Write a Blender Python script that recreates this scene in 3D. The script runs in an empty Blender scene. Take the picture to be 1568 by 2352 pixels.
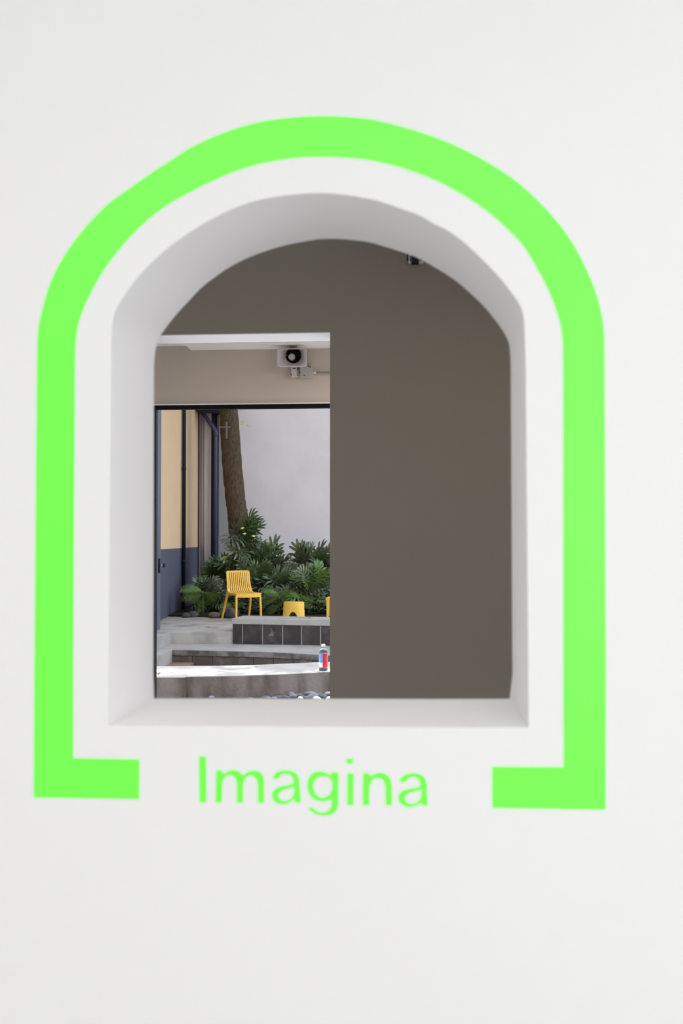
import bpy, math, random
from mathutils import Vector, Matrix
from mathutils.geometry import tessellate_polygon
random.seed(7)
SC = bpy.context.scene
COL = SC.collection
PI = math.pi

# ------------------------------------------------------------------ camera
EYE = 1.5
YAW = math.radians(4.52); PITCH = math.radians(1.5)
FPX = 35.0 / 36.0 * 2352
cd = bpy.data.cameras.new('camera'); cam = bpy.data.objects.new('camera', cd); COL.objects.link(cam)
cam.location = (0, 0, EYE); cam.rotation_euler = (PI / 2 + PITCH, 0, YAW)
cd.sensor_fit = 'VERTICAL'; cd.sensor_height = 36; cd.sensor_width = 24; cd.lens = 35
cd.clip_start = 0.05; cd.clip_end = 200
cd.dof.use_dof = True; cd.dof.focus_distance = 13.0; cd.dof.aperture_fstop = 5.0
SC.camera = cam

# ------------------------------------------------------------------ sky, sun, lamps, exposure
w = bpy.data.worlds.new('sky'); SC.world = w; w.use_nodes = True
nt = w.node_tree; bg = nt.nodes['Background']
sky = nt.nodes.new('ShaderNodeTexSky'); sky.sky_type = 'NISHITA'; sky.sun_disc = False
SUN_EL = math.radians(57); SUN_AZ = math.radians(8)       # sun stands behind the courtyard, a little to the right
sky.sun_elevation = SUN_EL; sky.sun_rotation = SUN_AZ; sky.air_density = 1.3; sky.dust_density = 2.0
hz_ = nt.nodes.new('ShaderNodeHueSaturation'); hz_.inputs['Saturation'].default_value = 0.40      # thin haze
nt.links.new(sky.outputs[0], hz_.inputs['Color']); nt.links.new(hz_.outputs[0], bg.inputs[0]); bg.inputs[1].default_value = 0.86
sl = bpy.data.lights.new('sun', 'SUN'); so = bpy.data.objects.new('sun', sl); COL.objects.link(so)
sl.energy = 8.0; sl.angle = math.radians(0.53); sl.color = (1, 0.96, 0.9)
SUND = Vector((math.sin(SUN_AZ) * math.cos(SUN_EL), math.cos(SUN_AZ) * math.cos(SUN_EL), math.sin(SUN_EL)))
so.rotation_euler = SUND.to_track_quat('Z', 'Y').to_euler(); so.location = (0, 14, 14)

def area(name, loc, rot, sx, sy, power, color):
    l = bpy.data.lights.new(name, 'AREA'); l.shape = 'RECTANGLE'; l.size = sx; l.size_y = sy
    l.energy = power; l.color = color
    o = bpy.data.objects.new(name, l); COL.objects.link(o); o.location = loc; o.rotation_euler = rot
    return o
area('gallery_ceiling_lamp', (-0.6, -1.6, 3.33), (0, 0, 0), 4.6, 1.6, 78, (1, 0.98, 0.95))
area('gallery_window_light', (2.4, -4.85, 1.7), (PI / 2, 0, 0), 2.2, 2.2, 90, (0.96, 0.97, 1.0))
area('gallery_side_window_light', (4.1, -1.6, 1.6), (PI / 2, 0, PI / 2), 3.0, 2.2, 58, (0.93, 0.95, 1.0))
area('passage_fill_light', (0.6, 3.0, 2.98), (0, 0, 0), 3.4, 0.3, 14, (1, 0.93, 0.82))  # added fill, no known fitting; lifts the dark wall
area('lobby_fill_light', (0.9, 5.7, 2.80), (0, 0, 0), 1.0, 0.3, 86, (1, 0.93, 0.86))  # added fill to brighten the beige wall and lobby, no known fitting
ul = bpy.data.lights.new('added_soffit_spot', 'SPOT'); ulo = bpy.data.objects.new('added_soffit_spot', ul); COL.objects.link(ulo)  # added spot without a real fitting, draws the bright streak on the soffit
ulo.location = (-0.74, 4.62, 0.08); ulo.rotation_euler = (PI, 0, 0); ul.energy = 125; ul.spot_size = math.radians(34); ul.spot_blend = 1.0; ul.shadow_soft_size = 0.05; ul.color = (0.92, 0.94, 1.0)
SC.view_settings.view_transform = 'Standard'; SC.view_settings.look = 'None'
SC.view_settings.exposure = 0.0; SC.view_settings.gamma = 1.0; SC.view_settings.use_curve_mapping = False

# ------------------------------------------------------------------ finding points in the place
CR = cam.rotation_euler.to_matrix()
def ray(px, py):
    return CR @ Vector(((px - 784) / FPX, (1176 - py) / FPX, -1.0))
def onY(px, py, y):
    d = ray(px, py); t = y / d.y; return Vector((d.x * t, y, EYE + d.z * t))
def onZ(px, py, z):                      # z measured from the floor
    d = ray(px, py); t = (z - EYE) / d.z; return Vector((d.x * t, d.y * t, z))

# ------------------------------------------------------------------ helpers
def tag(o, label=None, cat=None, group=None, kind=None):
    if label: o['label'] = label
    if cat: o['category'] = cat
    if group: o['group'] = group
    if kind: o['kind'] = kind
    return o
def empty(name, loc, rz=0.0, label=None, cat=None, group=None):
    o = bpy.data.objects.new(name, None); COL.objects.link(o)
    o.location = loc; o.rotation_euler = (0, 0, rz); o.empty_display_size = 0.1
    return tag(o, label, cat, group)

class MB:
    def __init__(s): s.v = []; s.f = []; s.sm = []
    def add(s, vs, fs, smooth=False):
        b = len(s.v); s.v += [tuple(p) for p in vs]
        for f in fs: s.f.append(tuple(i + b for i in f)); s.sm.append(smooth)
        return s
    def box(s, x0, x1, y0, y1, z0, z1):
        vs = [(x0,y0,z0),(x1,y0,z0),(x1,y1,z0),(x0,y1,z0),(x0,y0,z1),(x1,y0,z1),(x1,y1,z1),(x0,y1,z1)]
        return s.add(vs, [(0,3,2,1),(4,5,6,7),(0,1,5,4),(1,2,6,5),(2,3,7,6),(3,0,4,7)])
    def tube(s, pts, rad, n=8, caps=True, smooth=True):
        pts = [Vector(p) for p in pts]; rad = rad if isinstance(rad, (list, tuple)) else [rad] * len(pts)
        rings = []; up = None
        for i, p in enumerate(pts):
            t = (pts[min(i + 1, len(pts) - 1)] - pts[max(i - 1, 0)]).normalized()
            if up is None: up = Vector((0, 0, 1)) if abs(t.z) < 0.9 else Vector((1, 0, 0))
            a = t.cross(up).normalized(); up = a.cross(t).normalized()
            rings.append([p + (a * math.cos(2*PI*k/n) + up * math.sin(2*PI*k/n)) * rad[i] for k in range(n)])
        vs = [q for r in rings for q in r]; fs = []
        for i in range(len(pts) - 1):
            for k in range(n):
                fs.append((i*n + k, i*n + (k+1) % n, (i+1)*n + (k+1) % n, (i+1)*n + k))
        s.add(vs, fs, smooth)
        if caps:
            b = len(s.v) - len(vs)
            s.f.append(tuple(b + k for k in range(n))[::-1]); s.sm.append(False)
            s.f.append(tuple(b + (len(pts)-1)*n + k for k in range(n))); s.sm.append(False)
        return s
    def sweep(s, pts, w_, h_, wdir):       # rectangular bar along pts; wdir = width direction
        pts = [Vector(p) for p in pts]; wd = Vector(wdir).normalized(); m = len(pts)
        w_ = w_ if isinstance(w_, (list, tuple)) else [w_] * m; h_ = h_ if isinstance(h_, (list, tuple)) else [h_] * m
        vs = []
        for i, p in enumerate(pts):
            t = (pts[min(i+1, m-1)] - pts[max(i-1, 0)]).normalized(); n = t.cross(wd).normalized()
            a, b = wd * w_[i] / 2, n * h_[i] / 2
            vs += [p - a - b, p + a - b, p + a + b, p - a + b]
        fs = []
        for i in range(m - 1):
            for k in range(4): fs.append((i*4+k, i*4+(k+1) % 4, (i+1)*4+(k+1) % 4, (i+1)*4+k))
        fs += [(3,2,1,0), tuple((m-1)*4 + k for k in range(4))]
        return s.add(vs, fs)
    def prism(s, poly, z0, z1):            # poly = [(x, y)], vertical walls
        n = len(poly); vs = [(x, y, z0) for x, y in poly] + [(x, y, z1) for x, y in poly]
        tri = tessellate_polygon([[Vector((x, y, 0)) for x, y in poly]])
        fs = [(t[0]+n, t[1]+n, t[2]+n) for t in tri] + [(t[2], t[1], t[0]) for t in tri]
        fs += [(i, (i+1) % n, (i+1) % n + n, i + n) for i in range(n)]
        return s.add(vs, fs)
    def lathe(s, prof, n=24, c=(0, 0, 0), smooth=True):
        vs = [(c[0] + r*math.cos(2*PI*k/n), c[1] + r*math.sin(2*PI*k/n), c[2] + z) for r, z in prof for k in range(n)]
        fs = [(i*n+k, i*n+(k+1) % n, (i+1)*n+(k+1) % n, (i+1)*n+k) for i in range(len(prof)-1) for k in range(n)]
        fs += [tuple(range(n))[::-1], tuple((len(prof)-1)*n + k for k in range(n))]
        return s.add(vs, fs, smooth)
    def mesh(s, name, m):
        me = bpy.data.meshes.new(name); me.from_pydata(s.v, [], s.f); me.materials.append(m)
        me.polygons.foreach_set('use_smooth', s.sm); me.validate(); me.update()
        import bmesh
        bm = bmesh.new(); bm.from_mesh(me); bmesh.ops.recalc_face_normals(bm, faces=bm.faces); bm.to_mesh(me); bm.free()
        return me
    def build(s, name, m, parent=None, bevel=0.0, seg=2):
        o = bpy.data.objects.new(name, s.mesh(name, m)); COL.objects.link(o)
        if parent: o.parent = parent
        if bevel:
            b = o.modifiers.new('bevel', 'BEVEL'); b.width = bevel; b.segments = seg; b.limit_method = 'ANGLE'
        return o
def inst(name, me, parent=None, loc=(0,0,0), rot=(0,0,0), scl=1.0):
    o = bpy.data.objects.new(name, me); COL.objects.link(o)
    if parent: o.parent = parent
    o.location = loc; o.rotation_euler = rot; o.scale = (scl,)*3 if not isinstance(scl, tuple) else scl
    return o
def inst_m(name, me, parent, mat4):
    o = bpy.data.objects.new(name, me); COL.objects.link(o); o.parent = parent; o.matrix_basis = mat4; return o

# ------------------------------------------------------------------ materials
def s2l(c):
    return tuple(((x/255)/12.92 if x/255 <= 0.04045 else ((x/255+0.055)/1.055)**2.4) for x in c)
def mat(name, col, rough=0.7, spec=0.3, noise=None, bump=None, metal=0.0, vary=0.0, trans=0.0, coat=0.0):
    """noise = (scale, second colour, low, high[, stretch]); bump = (scale, strength[, stretch])"""
    m = bpy.data.materials.new(name); m.use_nodes = True; t = m.node_tree; b = t.nodes['Principled BSDF']
    c = (*col, 1)
    b.inputs['Base Color'].default_value = c; b.inputs['Roughness'].default_value = rough
    b.inputs['Specular IOR Level'].default_value = spec; b.inputs['Metallic'].default_value = metal
    if coat: b.inputs['Coat Weight'].default_value = coat
    if trans: b.inputs['Transmission Weight'].default_value = trans
    src = None
    geo = t.nodes.new('ShaderNodeNewGeometry') if (noise or bump) else None
    def vec(st):
        mp = t.nodes.new('ShaderNodeMapping'); mp.inputs['Scale'].default_value = st
        t.links.new(geo.outputs['Position'], mp.inputs['Vector']); return mp.outputs[0]
    if noise:
        n = t.nodes.new('ShaderNodeTexNoise'); n.inputs['Scale'].default_value = noise[0]; n.inputs['Detail'].default_value = 6
        t.links.new(vec(noise[4] if len(noise) > 4 else (1,1,1)), n.inputs['Vector'])
        r = t.nodes.new('ShaderNodeMapRange'); r.inputs['From Min'].default_value = noise[2]; r.inputs['From Max'].default_value = noise[3]
        t.links.new(n.outputs['Fac'], r.inputs['Value'])
        mx = t.nodes.new('ShaderNodeMix'); mx.data_type = 'RGBA'
        mx.inputs['A'].default_value = c; mx.inputs['B'].default_value = (*noise[1], 1)
        t.links.new(r.outputs[0], mx.inputs['Factor']); src = mx.outputs['Result']
    if vary:
        oi = t.nodes.new('ShaderNodeObjectInfo'); hs = t.nodes.new('ShaderNodeHueSaturation')
        if src: t.links.new(src, hs.inputs['Color'])
        else: hs.inputs['Color'].default_value = c
        for k, (lo, hi) in (('Value', (1 - vary, 1 + vary)), ('Hue', (0.5 - vary*0.06, 0.5 + vary*0.03))):
            mr = t.nodes.new('ShaderNodeMapRange'); mr.inputs['To Min'].default_value = lo; mr.inputs['To Max'].default_value = hi
            t.links.new(oi.outputs['Random'], mr.inputs['Value']); t.links.new(mr.outputs[0], hs.inputs[k])
        src = hs.outputs[0]
    if src: t.links.new(src, b.inputs['Base Color'])
    if bump:
        n2 = t.nodes.new('ShaderNodeTexNoise'); n2.inputs['Scale'].default_value = bump[0]; n2.inputs['Detail'].default_value = 5
        t.links.new(vec(bump[2] if len(bump) > 2 else (1,1,1)), n2.inputs['Vector'])
        bp = t.nodes.new('ShaderNodeBump'); bp.inputs['Strength'].default_value = bump[1]; bp.inputs['Distance'].default_value = 0.02
        t.links.new(n2.outputs['Fac'], bp.inputs['Height']); t.links.new(bp.outputs[0], b.inputs['Normal'])
    return m
M = {}
M['reveal'] = mat('reveal_white_lightened', (0.93,0.925,0.94), 0.7, 0.2)  # wall white made lighter, standing in for light on the reveal
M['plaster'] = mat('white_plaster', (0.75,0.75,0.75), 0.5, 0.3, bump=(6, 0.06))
M['green'] = mat('green_vinyl', (0.17,0.96,0.075), 0.34, 0.35, bump=(14, 0.05))
M['room'] = mat('room_paint', (0.8,0.8,0.79), 0.8, 0.2)
M['room_floor'] = mat('polished_floor', (0.62,0.61,0.60), 0.5, 0.3)
M['facade'] = mat('pale_facade_paint', (0.42,0.42,0.44), 0.9, 0.1)
M['dark'] = mat('taupe_paint', (0.36,0.325,0.285), 0.9, 0.1, bump=(120, 0.05))
M['beige'] = mat('warm_beige_paint', (0.58,0.52,0.455), 0.9, 0.15, bump=(90, 0.06))
M['white'] = mat('white_ceiling_paint', (0.82,0.81,0.84), 0.55, 0.3)
M['gloss'] = mat('gloss_white_enamel', (0.84,0.83,0.86), 0.22, 0.6)
M['black'] = mat('black_metal', (0.004,0.005,0.006), 0.6, 0.15)
M['bluegrey'] = mat('blue_grey_metal', (0.085,0.105,0.155), 0.45, 0.4)
M['pipe'] = mat('dark_blue_pipe', (0.009,0.011,0.020), 0.6, 0.2)
M['bluepipe'] = mat('slate_blue_pipe', (0.06,0.07,0.13), 0.5, 0.4)
M['courtwall'] = mat('lavender_white_plaster', (0.73,0.70,0.73), 0.9, 0.1, noise=(1.6, (0.68,0.65,0.67), 0.4, 0.7), bump=(8, 0.12))
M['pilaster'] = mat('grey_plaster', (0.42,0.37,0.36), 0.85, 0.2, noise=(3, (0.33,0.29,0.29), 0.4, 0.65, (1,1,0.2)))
M['greywall'] = mat('mid_grey_wall', (0.38,0.375,0.365), 0.9, 0.1, bump=(8, 0.1))
M['eave'] = mat('dark_eave_paint', (0.05,0.05,0.075), 0.7, 0.2)
M['conc'] = mat('grey_concrete', (0.40,0.385,0.36), 0.9, 0.15, noise=(3.5, (0.25,0.235,0.21), 0.45, 0.72), bump=(30, 0.25))
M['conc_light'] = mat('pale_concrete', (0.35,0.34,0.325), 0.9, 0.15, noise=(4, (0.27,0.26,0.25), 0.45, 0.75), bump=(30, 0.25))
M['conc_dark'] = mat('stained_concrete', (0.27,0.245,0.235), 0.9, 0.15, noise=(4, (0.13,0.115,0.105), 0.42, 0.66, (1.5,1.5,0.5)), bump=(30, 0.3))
M['tile'] = mat('charcoal_block', (0.045,0.041,0.040), 0.8, 0.18, noise=(6, (0.075,0.066,0.062), 0.5, 0.7), bump=(40, 0.2), vary=0.12)
M['tile_wet'] = mat('dark_stained_block', (0.085,0.07,0.062), 0.8, 0.25, noise=(5, (0.15,0.13,0.12), 0.5, 0.7), bump=(40, 0.2), vary=0.15)
M['lip'] = mat('dark_stained_lip', (0.19,0.175,0.17), 0.9, 0.15, noise=(5, (0.08,0.072,0.066), 0.42, 0.62), bump=(30, 0.3))
M['splash'] = mat('faded_paint_splash', (0.17,0.165,0.16), 0.9, 0.1, noise=(40, (0.08,0.075,0.07), 0.45, 0.6))
M['grout'] = mat('pale_grout', (0.50,0.49,0.50), 0.9, 0.1)
M['terra'] = mat('terracotta', (0.30,0.17,0.11), 0.85, 0.2, noise=(8, (0.2,0.14,0.11), 0.4, 0.6))
M['soil'] = mat('dark_soil', (0.03,0.024,0.018), 0.95, 0.1, bump=(12, 0.8))
M['bark'] = mat('brown_bark', (0.115,0.086,0.058), 0.95, 0.1, noise=(16, (0.045,0.032,0.02), 0.40, 0.66, (7,7,0.5)), bump=(14, 1.0, (7,7,0.6)))
M['yellow'] = mat('yellow_plastic', (0.72,0.44,0.065), 0.45, 0.35)
M['leaf'] = mat('glossy_green_leaf', (0.042,0.080,0.022), 0.32, 0.5, vary=0.5)
M['leaf_blue'] = mat('grey_green_leaf', (0.095,0.125,0.075), 0.32, 0.5, vary=0.45)
M['leaf_lime'] = mat('fresh_green_leaf', (0.085,0.17,0.03), 0.5, 0.4, vary=0.4)
M['leaf_pale'] = mat('pale_green_leaf', (0.30,0.46,0.17), 0.5, 0.4, vary=0.15)
M['shoot'] = mat('pale_yellow_shoot', (0.60,0.66,0.24), 0.5, 0.4)
M['stem'] = mat('green_brown_stem', (0.07,0.085,0.03), 0.7, 0.3)
M['crown'] = mat('crown_leaf', (0.05,0.11,0.03), 0.5, 0.4)
M['stone'] = mat('grey_boulder', (0.11,0.10,0.10), 0.9, 0.2, noise=(8, (0.06,0.055,0.055), 0.4, 0.6), bump=(10, 0.4))
M['stone_red'] = mat('reddish_boulder', (0.17,0.11,0.09), 0.9, 0.2, bump=(10, 0.4))
M['pebble'] = mat('blue_grey_pebble', (0.15,0.155,0.20), 0.6, 0.3, vary=0.45)
M['pebble_white'] = mat('white_pebble', (0.6,0.6,0.6), 0.6, 0.3, vary=0.1)
M['dryleaf'] = mat('dry_yellow_leaf', (0.45,0.27,0.07), 0.8, 0.2, vary=0.3)
M['horn'] = mat('off_white_plastic', (0.60,0.56,0.58), 0.5, 0.35)
M['horn_dark'] = mat('black_plastic', (0.012,0.012,0.013), 0.5, 0.3)
M['boxgrey'] = mat('galvanised_box', (0.42,0.42,0.40), 0.5, 0.4)
M['dull'] = mat('weathered_metal', (0.17,0.16,0.15), 0.7, 0.3)
M['steel'] = mat('bright_steel', (0.6,0.6,0.62), 0.25, 0.5, metal=1.0)
M['pet'] = mat('clear_plastic', (0.80,0.84,0.90), 0.08, 0.5, trans=0.95)
M['pet'].node_tree.nodes['Principled BSDF'].inputs['IOR'].default_value = 1.2
M['water'] = mat('blue_grey_liquid', (0.10,0.12,0.17), 0.15, 0.5)
M['cap'] = mat('white_cap', (0.8,0.8,0.82), 0.4, 0.4)
M['lab_blue'] = mat('blue_label_print', (0.10,0.32,0.80), 0.5, 0.3, noise=(60, (0.3,0.5,0.85), 0.5, 0.6))
M['lab_red'] = mat('red_label_print', (0.70,0.03,0.06), 0.5, 0.3, noise=(70, (0.45,0.02,0.05), 0.5, 0.6))
M['lab_white'] = mat('white_label_print', (0.8,0.8,0.82), 0.5, 0.3)

# beige over blue-grey wall: two real coats of paint meeting on one level line
def two_tone(zline):
    m = mat('ochre_plaster_over_blue_dado', (0.62,0.47,0.29), 0.85, 0.15, bump=(5, 0.35))
    t = m.node_tree; b = t.nodes['Principled BSDF']
    g = t.nodes.new('ShaderNodeNewGeometry'); s = t.nodes.new('ShaderNodeSeparateXYZ')
    c = t.nodes.new('ShaderNodeMath'); c.operation = 'GREATER_THAN'; c.inputs[1].default_value = zline
    n = t.nodes.new('ShaderNodeTexNoise'); n.inputs['Scale'].default_value = 2.5; n.inputs['Detail'].default_value = 6
    a = t.nodes.new('ShaderNodeMix'); a.data_type = 'RGBA'; a.inputs['A'].default_value = (0.67,0.47,0.28,1); a.inputs['B'].default_value = (0.59,0.44,0.30,1)
    x = t.nodes.new('ShaderNodeMix'); x.data_type = 'RGBA'; x.inputs['A'].default_value = (0.085,0.09,0.125,1)
    t.links.new(g.outputs['Position'], s.inputs[0]); t.links.new(s.outputs['Z'], c.inputs[0]); t.links.new(g.outputs['Position'], n.inputs['Vector'])
    t.links.new(n.outputs['Fac'], a.inputs['Factor']); t.links.new(a.outputs['Result'], x.inputs['B'])
    t.links.new(c.outputs[0], x.inputs['Factor']); t.links.new(x.outputs['Result'], b.inputs['Base Color'])
    return m
M['dado'] = two_tone(EYE - 0.184)

# ------------------------------------------------------------------ the gallery and its white wall with the arched hole
D, T = 1.6, 0.256
def spline(pts, k=5, closed=False):
    out = []; n = len(pts)
    for i in range(n if closed else n - 1):
        if closed: p = [pts[(i + j) % n] for j in (-1, 0, 1, 2)]
        else: p = [pts[max(i-1, 0)], pts[i], pts[i+1], pts[min(i+2, n-1)]]
        for s_ in range(k):
            t = s_ / k
            out.append(tuple(0.5*((2*p[1][c]) + (-p[0][c]+p[2][c])*t + (2*p[0][c]-5*p[1][c]+4*p[2][c]-p[3][c])*t*t + (-p[0][c]+3*p[1][c]-3*p[2][c]+p[3][c])*t**3) for c in (0, 1)))
    if not closed: out.append(tuple(pts[-1]))
    return out
hole_front = [(255,840),(256,770),(260,730),(267,710),(284.5,680),(310,644),(343,608),(379,575),(417,546),(458,519),(491,500),(542,476),(593,459.4),(644,450.5),(695,444.8),(746,443.6),(797,448),(840,455.6),(871,462),(922,479.8),(952.7,490),(973,500),(998.6,515.5),(1024,527),(1062,554),(1100.6,589),(1152,643),(1188.6,692),(1197.5,708),(1202.6,733),(1205,772),(1207,840)]
hole_back = [(353.4,840),(356,810),(362.3,782),(376.3,759),(404.4,723),(430,695),(460,663),(488.5,640),(529,612.4),(567.6,593),(606,578),(644,566),(682,557.6),(720.6,551),(745,548.5),(784,549),(840,555),(871,562.7),(934.8,583),(973,599.7),(1036.8,638),(1081,674.7),(1112,705),(1137.5,736),(1155,761),(1167,784),(1171,804.8),(1172.5,840)]
def resample(p, n):
    L = [0]
    for a, b in zip(p, p[1:]): L.append(L[-1] + math.dist(a, b))
    out = []
    for i in range(n):
        t = L[-1] * i / (n - 1); j = 0
        while j < len(L) - 2 and L[j+1] < t: j += 1
        u = (t - L[j]) / max(L[j+1] - L[j], 1e-9)
        out.append((p[j][0] + (p[j+1][0]-p[j][0])*u, p[j][1] + (p[j+1][1]-p[j][1])*u))
    return out
def left_knee(a): return (267,710) if (267,710) in a else (376.3,759)
def right_knee(a): return (1197.5,708) if (1197.5,708) in a else (1155,761)
def ring(arc, left, right, bottom, rc):
    """arched top + right side + bottom + left side, same count of points for front and back"""
    i0 = arc.index(left_knee(arc)); i1 = arc.index(right_knee(arc)); f = spline(arc, 4)
    r = resample(f[:i0*4+1], 16) + resample(f[i0*4:i1*4+1], 84)[1:] + resample(f[i1*4:], 16)[1:]
    r += resample([arc[-1]] + right, 14)[1:]
    a, b = right[-1], left[0]
    r += resample([a] + bottom + [b], 24)[1:]
    r += resample(left + [arc[0]], 14)[1:-1]
    return r
rf = ring(hole_front, [(246.5,1666),(249,1550)], [(1213,1550),(1213.5,1671)], [(1000,1670.5),(460,1668)], 0)
rb = ring(hole_back, [(354,1604),(352,1550)], [(1176.5,1550),(1175,1600),(1170,1605)], [(1000,1605.5),(600,1604.5)], 0)
RF = [onY(x, y, D) for x, y in rf]; RB = [onY(x, y, D + T) for x, y in rb]
X0, X1, Z1 = -3.2, 4.2, 3.4
mb = MB(); n = len(RF)
for pts, yy, flip in ((RF, D, 0), (RB, D + T, 1)):
    outer = [Vector((X0, yy, 0)), Vector((X1, yy, 0)), Vector((X1, yy, Z1)), Vector((X0, yy, Z1))]
    flat = [[Vector((p.x, p.z, 0)) for p in outer], [Vector((p.x, p.z, 0)) for p in pts]]
    allp = outer + pts
    mb.add(allp, tessellate_polygon(flat))
b0, b1 = 4, 4 + n + 4
ft = MB(); ft.v, ft.f, ft.sm = mb.v, mb.f, mb.sm
for i in range(n):
    j = (i + 1) % n; mb.f.append((b0+i, b0+j, b1+j, b1+i)); mb.sm.append(True)
for a, b in ((0,1),(1,2),(2,3),(3,0)): mb.f.append((a, b, b+n+4, a+n+4)); mb.sm.append(False)
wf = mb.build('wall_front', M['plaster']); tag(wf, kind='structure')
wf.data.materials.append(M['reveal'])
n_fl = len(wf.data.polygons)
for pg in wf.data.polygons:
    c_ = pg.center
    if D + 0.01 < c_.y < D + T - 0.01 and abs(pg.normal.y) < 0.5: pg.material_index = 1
wf.data.set_sharp_from_angle(angle=math.radians(35))
bv = wf.modifiers.new('bevel', 'BEVEL'); bv.width = 0.0022; bv.segments = 2; bv.limit_method = 'ANGLE'; bv.angle_limit = math.radians(50)

def struct(name, m, *boxes, bevel=0.0):
    k = MB()
    for b in boxes: k.box(*b)
    return tag(k.build(name, m, None, bevel), kind='structure')
struct('floor', M['room_floor'], (X0, X1, -5.0, 8.0, -0.12, 0.0))
struct('ceiling', M['room'], (X0-0.1, X1+0.1, -5.1, D+T, Z1, Z1+0.1))
struct('wall_side_left', M['room'], (X0-0.1, X0, -5.1, D+T, 0, Z1))
struct('wall_side_right', M['room'], (X1, X1+0.1, -5.1, D+T, 0, Z1))
struct('wall_behind', M['room'], (X0, X1, -5.1, -5.0, 0, Z1))

# ---- green vinyl arch and lettering
def decal(name, loops, y, th, m, parent=None):
    """flat vinyl of real thickness, loops in wall coordinates, the first the outline"""
    fl = [[Vector((p.x, p.z, 0)) for p in L] for L in loops]
    tri = tessellate_polygon(fl); al = [p for L in loops for p in L]; k = MB(); n_ = len(al)
    k.add([(p.x, y - th, p.z) for p in al] + [(p.x, y, p.z) for p in al], [tuple(t) for t in tri])
    b = 0
    for L in loops:
        for i in range(len(L)):
            j = (i + 1) % len(L); k.f.append((b+i, b+j, b+j+n_, b+i+n_)); k.sm.append(False)
        b += len(L)
    return k.build(name, m, parent)
go = [(85,840),(86,784),(89.3,746),(98,708),(108.5,670),(122.5,634),(141.6,598),(164.6,562.4),(190,529.3),(218,498),(248.8,468),(287,440),(343,400.5),(390,370),(440,338.2),(491,314),(542,295),(593,281),(644,272.7),(695,268),(746,267),(797,268.6),(840,272.5),(871,278),(922,291),(973,306.3),(1024,325.5),(1075,348.4),(1126,376.5),(1177,410),(1213,440),(1247,473),(1283,514),(1313.6,557),(1339,603),(1359.5,649),(1374.8,695),(1384.5,741),(1387.6,784),(1388,840)]
gi = [(172.2,840),(173.5,797),(176,766.5),(182.4,736),(192.7,708),(208,674.7),(225.8,641.5),(248.8,606),(274.3,572.7),(302.3,540.8),(335.5,509),(368.7,482),(404.4,459),(440,440),(491,414.7),(542,393),(593,377.8),(644,367.6),(695,361.7),(746,360.7),(797,363),(840,366.8),(871,372.7),(922,385.4),(973,403.3),(1024,426),(1075,455.6),(1126,491.3),(1177,538),(1205,570),(1228,608),(1252,652),(1270,692.6),(1283,733),(1290.6,771.6),(1292.7,840)]
loop = spline(go, 4) + [(1391,1550),(1390.3,1860),(1130,1856),(1130,1761),(1294,1762),(1293,1550)] + spline(gi, 4)[::-1] + [(168.4,1550),(168.4,1741),(320.5,1744.5),(320,1836),(77.5,1832),(79,1550)]
o = decal('arch_sticker', [[onY(x, y, D) for x, y in loop]], D, 0.0006, M['green'])
tag(o, 'bright green vinyl arch outlining the hole in the white wall', 'sticker')
def smooth_loop(pts):
    out = []; n_ = len(pts)
    for i in range(n_):
        a, p, c = pts[i-1], pts[i], pts[(i+1) % n_]
        if len(p) > 2: out.append((p[0], p[1])); continue
        for q in (a, c):
            f = 0.25 if len(q) == 2 else 0.12
            out.append((p[0] + (q[0]-p[0])*f, p[1] + (q[1]-p[1])*f))
    return out
S1 = (440, 1720, 1568/260.0); S2 = (690, 1720, 1568/310.0)
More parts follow.
